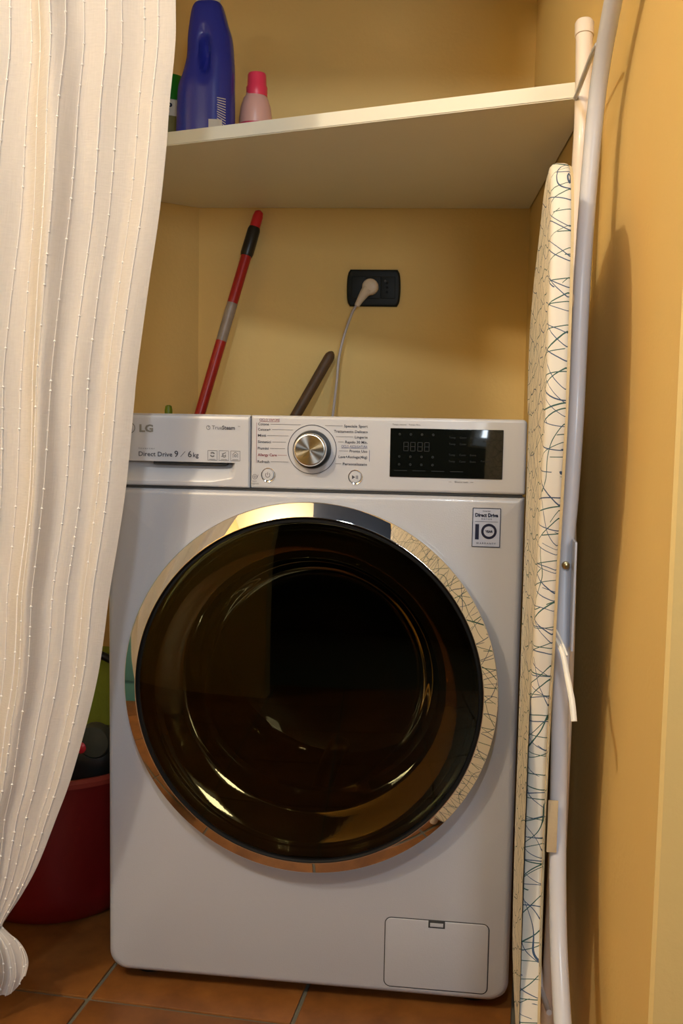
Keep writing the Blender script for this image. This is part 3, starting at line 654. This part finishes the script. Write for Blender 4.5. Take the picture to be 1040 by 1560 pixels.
f1 = bm.faces.new([bm.verts[i] for i in range(n_)]); bmesh.ops.triangulate(bm, faces=[f1])
f2 = bm.faces.new([bm.verts[len(rings)*n_-n_+i] for i in range(n_)][::-1]); bmesh.ops.triangulate(bm, faces=[f2])
bmesh.ops.recalc_face_normals(bm, faces=bm.faces); bm.to_mesh(bc); bm.free()
link('cover', bc, m_cover, ib)
rb = [[Vector((x, *ins(v, d).yz)) for v in outl] for x, d in ((XB-.001, .002), (XB+.0022, .003), (XB+.0025, .012))]
link('board_edge', loft(rb, cap=False), m_boardback, ib)
rb = [[Vector((x, *ins(v, .012).yz)) for v in outl] for x in (XB-.0005, XB+.0012)]
link('board_base', loft(rb, cap=True), m_boardback, ib, smooth=False)
LA = [(.352, -.36, FZ+.012), (.3495, -.345, .08), (0.347, -0.330, 0.150), (0.344, -0.300, 0.20), (0.341, -0.272, 0.2602), (0.339, -0.250, 0.3439), (0.338, -0.236, 0.45), (0.337, -0.226, 0.5581), (0.338, -0.210, 0.6819), (0.342, -0.205, 0.7601), (0.345, -0.201, 0.8504), (0.3465, -0.192, 0.9194), (0.348, -0.182, 0.9738), (0.35, -0.1715, 1.0366), (0.353, -0.1665, 1.1139), (0.357, -0.172, 1.2041), (0.360, -0.1962, 1.2569), (0.364, -0.2481, 1.3053), (0.367, -0.2964, 1.3388), (.370, -.345, 1.385), (.371, -.36, 1.42)]
link('leg', tube(LA, .0100, 16, 4), m_tubeA, ib)
LB = [(0.356, -0.0052, 1.3664), (0.356, -0.0300, 1.2722), (0.355, -0.0420, 1.2126), (0.3535, -0.0400, 1.149), (0.351, -0.0400, 1.0564), (0.3485, -0.0500, 0.9707), (0.3460, -0.0850, 0.8504), (0.3450, -0.140, 0.7371), (0.3450, -0.175, 0.6463), (.345, -.185, .50), (.347, -.16, .32), (.349, -.12, .12), (.350, -.10, FZ+.010)]
lb = link('leg', tube(LB, .0112, 16, 4), m_tubeB, ib); lb['label'] = 'cream-coloured straighter leg tube ending in a capped foot'
link('end_cap', tube([(0.356, -0.0095, 1.352), (.356, -.0040, 1.370), (.356, -.0035, 1.3745)], [.0126, .0126, .010], 16), m_tubeB, lb)
link('wire_brace', tube([(0.3545, -0.193, 1.2780), (0.352, -0.15, 1.2790), (0.345, -0.0362, 1.2654)], .0030, 10, 3), m_tubeA, ib)
link('rivet', tube([(.3385, -.216, .681), (.3385, -.2215, .681), (.3385, -.2240, .681), (.3385, -.2250, .681)], [.0048, .0048, .0040, .0018], 14), m_brass, ib)
link('hinge_plate', box((.345, -.250, .585), (.348, -.14, .712), .0012), m_tubeA, ib)
link('crossbar_cap', tube([(.3235, -.235, .9850), (.332, -.236, .9850), (.3345, -.236, .9850)], [.0125, .0115, .006], 16), m_tubeB, ib)
link('underside_rod', tube([(.330, -.085, .165), (.334, -.150, .12), (.338, -.228, .135)], .0035, 10), m_tubeA, ib)
def ribbon(P, w_, t_=.0006, k=5):
    P = catmull(P, k); V = []; F = []
    for p_ in P:
        V += [(p_.x, p_.y, p_.z), (p_.x+w_*.7, p_.y-w_*.7, p_.z)]
    for i in range(len(P)-1): F.append((2*i, 2*i+1, 2*i+3, 2*i+2))
    return mesh(V, F)
link('drawstring_tape', join([tube([(.3265, -.262, .602), (.333, -.285, .590), (.338, -.300, .566), (.341, -.325, .548), (.343, -.335, .528)], [.0022, .0028, .0032, .0034, .0034], 8, 4), tube([(.3265, -.262, .612), (.3330, -.275, .600), (.338, -.285, .588)], .0014, 8, 3)]), m_tape, ib)
link('cloth_tag', box((.3250, -.262, .350), (.3365, -.260, .412), .0006), m_tag, ib)

# ---------------------------------------------------------------- red tub with its contents
TX, TY = -.500, .280
tb = empty('tub', (TX, TY, FZ)); tag(tb, 'red plastic tub on the floor left of the washing machine', 'tub')
link('tub_body', lathe_z([(.0008, FZ), (.12, FZ), (.135, FZ+.002), (.150, FZ+.018), (.158, FZ+.05), (.176, .15), (.186, .235), (.1865, .240), (.1825, .240), (.172, .15), (.152, FZ+.05), (.12, FZ+.014), (.0008, FZ+.014)], TX, TY, 64, cap=False), m_basket, tb)
link('rim', lathe_z([(.186, .238), (.1935, .240), (.1945, .248), (.190, .253), (.182, .252), (.1805, .240), (.186, .238)], TX, TY, 64, cap=False), m_rim, tb)
bg = empty('cloth_bag', (-.470, .385, FZ+.02)); tag(bg, 'lime green cloth bag with black strap standing in the red tub', 'bag')
V = []
rings = []
for i in range(25):
    t = i/24; z = FZ+.016+(.405)*t; wx = (.050+.022*t)*(1-.25*t**3)*(.75+.25*min(1, t*6)); wy_ = (.030+.010*t)*(1-.35*t**3)*(.7+.3*min(1, t*6))
    rings.append([v+Vector((.006*noise.noise(v*22), .006*noise.noise(v*22+Vector((5, 0, 0))), 0)) for v in sup(-.475+.025*t, .350+.035*t, wx, wy_, z, 48, 2.4)])
link('bag_body', loft(rings), m_bag, bg)
link('strap', join([tube([(-.505, .372, .360), (-.500, .350, .40), (-.468, .346, .412), (-.440, .350, .407), (-.405, .362, .385)], .0075, 10, 4)]), m_blackp, bg)
sb = empty('small_appliance', (-.425, .225, FZ+.02)); tag(sb, 'black and dark grey plastic appliance with a red button lying in the red tub', 'appliance')
mg = M('dark_green_grey_plastic', (0.035, 0.042, 0.032), 0.45, bump=0.05)
rings = []
for i in range(17):
    t = i/16; z = FZ+.016+t*.300; a_ = (.042+.014*t)*(1 if t < .9 else 1-.5*(t-.9)/.1)
    rings.append(sup(-.448+.045*t, .240-.006*t, a_, (.038+.010*t)*(1 if t < .9 else 1-.4*(t-.9)/.1), z, 40, 2.3))
link('appliance_body', loft(rings), m_blackp, sb)
o_ = link('round_lid', lathe_y([(.030, .012), (.030, 0), (.026, -.006), (.010, -.008), (.0006, -.008)], 0, 0, 32, True), mg, sb); o_.location = Vector((-.390, .183, .300))-Vector(sb.location); o_.data.transform(Matrix.Translation(Vector(sb.location)))
o_ = link('red_button', lathe_y([(.010, .010), (.010, -.002), (.006, -.005), (.0006, -.005)], 0, 0, 24, True), m_redtip, sb); o_.location = Vector((-.4115, .177, .290))-Vector(sb.location); o_.data.transform(Matrix.Translation(Vector(sb.location)))

# ---------------------------------------------------------------- curtain
edge = [(-0.13, 1.78), (-0.132, 1.62), (-0.1618, 1.42), (-0.1649, 1.3238), (-0.1721, 1.2512), (-0.1772, 1.1856), (-0.1864, 1.1038), (-0.1997, 1.0179), (-0.215, 0.9094), (-0.2201, 0.8603), (-0.2304, 0.7579), (-0.2416, 0.6822), (-0.254, 0.6106), (-0.2631, 0.5431), (-0.2724, 0.4868), (-0.2887, 0.4203), (-0.3113, 0.3435), (-0.3307, 0.2914), (-0.3594, 0.2187), (-0.3839, 0.1727), (-0.4064, 0.1379), (-0.413, 0.1245), (-0.4064, 0.1164), (-0.3911, 0.1051), (-0.3798, 0.0888), (-0.3752, 0.0693), (-0.3798, 0.0478)]
ED = catmull([Vector((x, 0, z)) for x, z in edge], 6)
Wz = [(1.78, 0.64), (1.2, 0.64), (0.9012, 0.60), (0.5942, 0.54), (0.4203, 0.47), (0.2872, 0.37), (0.2249, 0.28), (0.1749, 0.18), (0.1379, 0.095), (0.1245, 0.075), (0.1133, 0.085), (0.0826, 0.1433), (0.0478, 0.1842)]
def WW(z):
    for (za, wa), (zb, wb) in zip(Wz, Wz[1:]):
        if z >= zb: t = (z-zb)/(za-zb); return wb+(wa-wb)*min(1, t)
    return Wz[-1][1]
NS = 260
def cpt(s, v, lift=0.0):
    """s: 0 at the free edge .. 1; v: index along ED"""
    i = int(v); f = v-i; e_ = ED[i].lerp(ED[min(i+1, len(ED)-1)], f); z = e_.z
    W_ = WW(z); amp = .015*min(1, .25+max(0, z-.1)/.7)
    if z < .125: amp = .016
    ph = s*5.2+.8*noise.noise(Vector((s*4, z*.7, 2)))
    ramp = min(1, s/.09)
    y = -.122+ramp*(amp*sin(ph*2*pi*.62)+.55*amp*sin(ph*2*pi*1.13+1.2))+.004*noise.noise(Vector((s*22, z*5, 0)))*ramp+.008*(1-ramp)
    x = e_.x-s*W_+.004*sin(ph*2*pi*.62+1.4)*ramp
    zz = z
    if v > len(ED)-24: zz += (v-(len(ED)-24))/24*(.007*sin(s*30+1)-.030*min(1, s/.22))
    pt = Vector((x, y, zz))
    return pt
V = [cpt(j/NS, i) for i in range(len(ED)) for j in range(NS+1)]
F = [(i*(NS+1)+j, i*(NS+1)+j+1, (i+1)*(NS+1)+j+1, (i+1)*(NS+1)+j) for i in range(len(ED)-1) for j in range(NS)]
me = bpy.data.meshes.new('curtain'); me.from_pydata(V, [], F); me.update()
uvl = me.uv_layers.new(name='UVMap')
for pl_ in me.polygons:
    for li in pl_.loop_indices:
        vi = me.loops[li].vertex_index; uvl.data[li].uv = ((vi % (NS+1))/NS, (vi//(NS+1))/(len(ED)-1))
ct = empty('curtain', (-.45, -.12, 1.86)); tag(ct, 'cream striped cotton curtain drawn aside at the left, knotted threads down it', 'curtain')
link('cloth', me, m_cur, ct)
tm = []; km = []
NT = 26
for k in range(NT):
    s = .040+k*.0345+random.uniform(-.004, .004)
    if s > .98: break
    Pp = []
    for i in range(0, len(ED)):
        c0 = cpt(s, i); Pp.append(c0+Vector((.0004, -.0012, 0)))
    rad = .00045 if k % 3 else .0007
    V2 = []; F2 = []
    for p_ in Pp: V2 += [(p_.x-rad, p_.y, p_.z), (p_.x, p_.y-rad, p_.z), (p_.x+rad, p_.y, p_.z)]
    for i in range(len(Pp)-1):
        a_ = 3*i; F2 += [(a_, a_+1, a_+4, a_+3), (a_+1, a_+2, a_+5, a_+4)]
    tm.append(mesh(V2, F2))
    z = 1.62+random.uniform(-.02, .02)
    for i in range(1, len(Pp)):
        while Pp[i].z < z <= Pp[i-1].z:
            q = Pp[i].lerp(Pp[i-1], (z-Pp[i].z)/max(1e-5, Pp[i-1].z-Pp[i].z)); rr = random.uniform(.0011, .0019)
            km.append([q+Vector(d_)*rr for d_ in ((1.2, 0, 0), (-1.2, 0, 0), (0, -1, 0), (0, 1, 0), (0, 0, 1.3), (0, 0, -1.3))])
            z -= random.choice((.026, .026, .027, .028, .013, .052))
link('slub_threads', join(tm), m_thread, ct)['kind'] = 'stuff'
VK = []; FK = []
for o6 in km:
    b_ = len(VK); VK += o6
    for a_, c_, e_ in ((0, 2, 4), (2, 1, 4), (1, 3, 4), (3, 0, 4), (2, 0, 5), (1, 2, 5), (3, 1, 5), (0, 3, 5)): FK.append((b_+a_, b_+c_, b_+e_))
link('thread_knots', mesh(VK, FK), m_thread, ct)['kind'] = 'stuff'
rd = link('curtain_rod', tube([(-1.55, -.12, 1.789), (.369, -.12, 1.789)], .008, 16), m_capw, origin=(-.26, -.12, 1.789))
tag(rd, 'white curtain rod across the top of the niche, above the curtain', 'curtain rod')

gh = link('green_handle', tube([(-.3933, .615, .868), (-.3933, .615, .866), (-.3933, .615, .858), (-.3933, .615, .845), (-.3933, .615, FZ+.004)], [.003, .0065, .0080, .0080, .0080], 16), m_limeh, origin=(-.3933, .615, FZ))
tag(gh, 'thin green handle whose tip just shows above the washing machine near the curtain', 'handle')
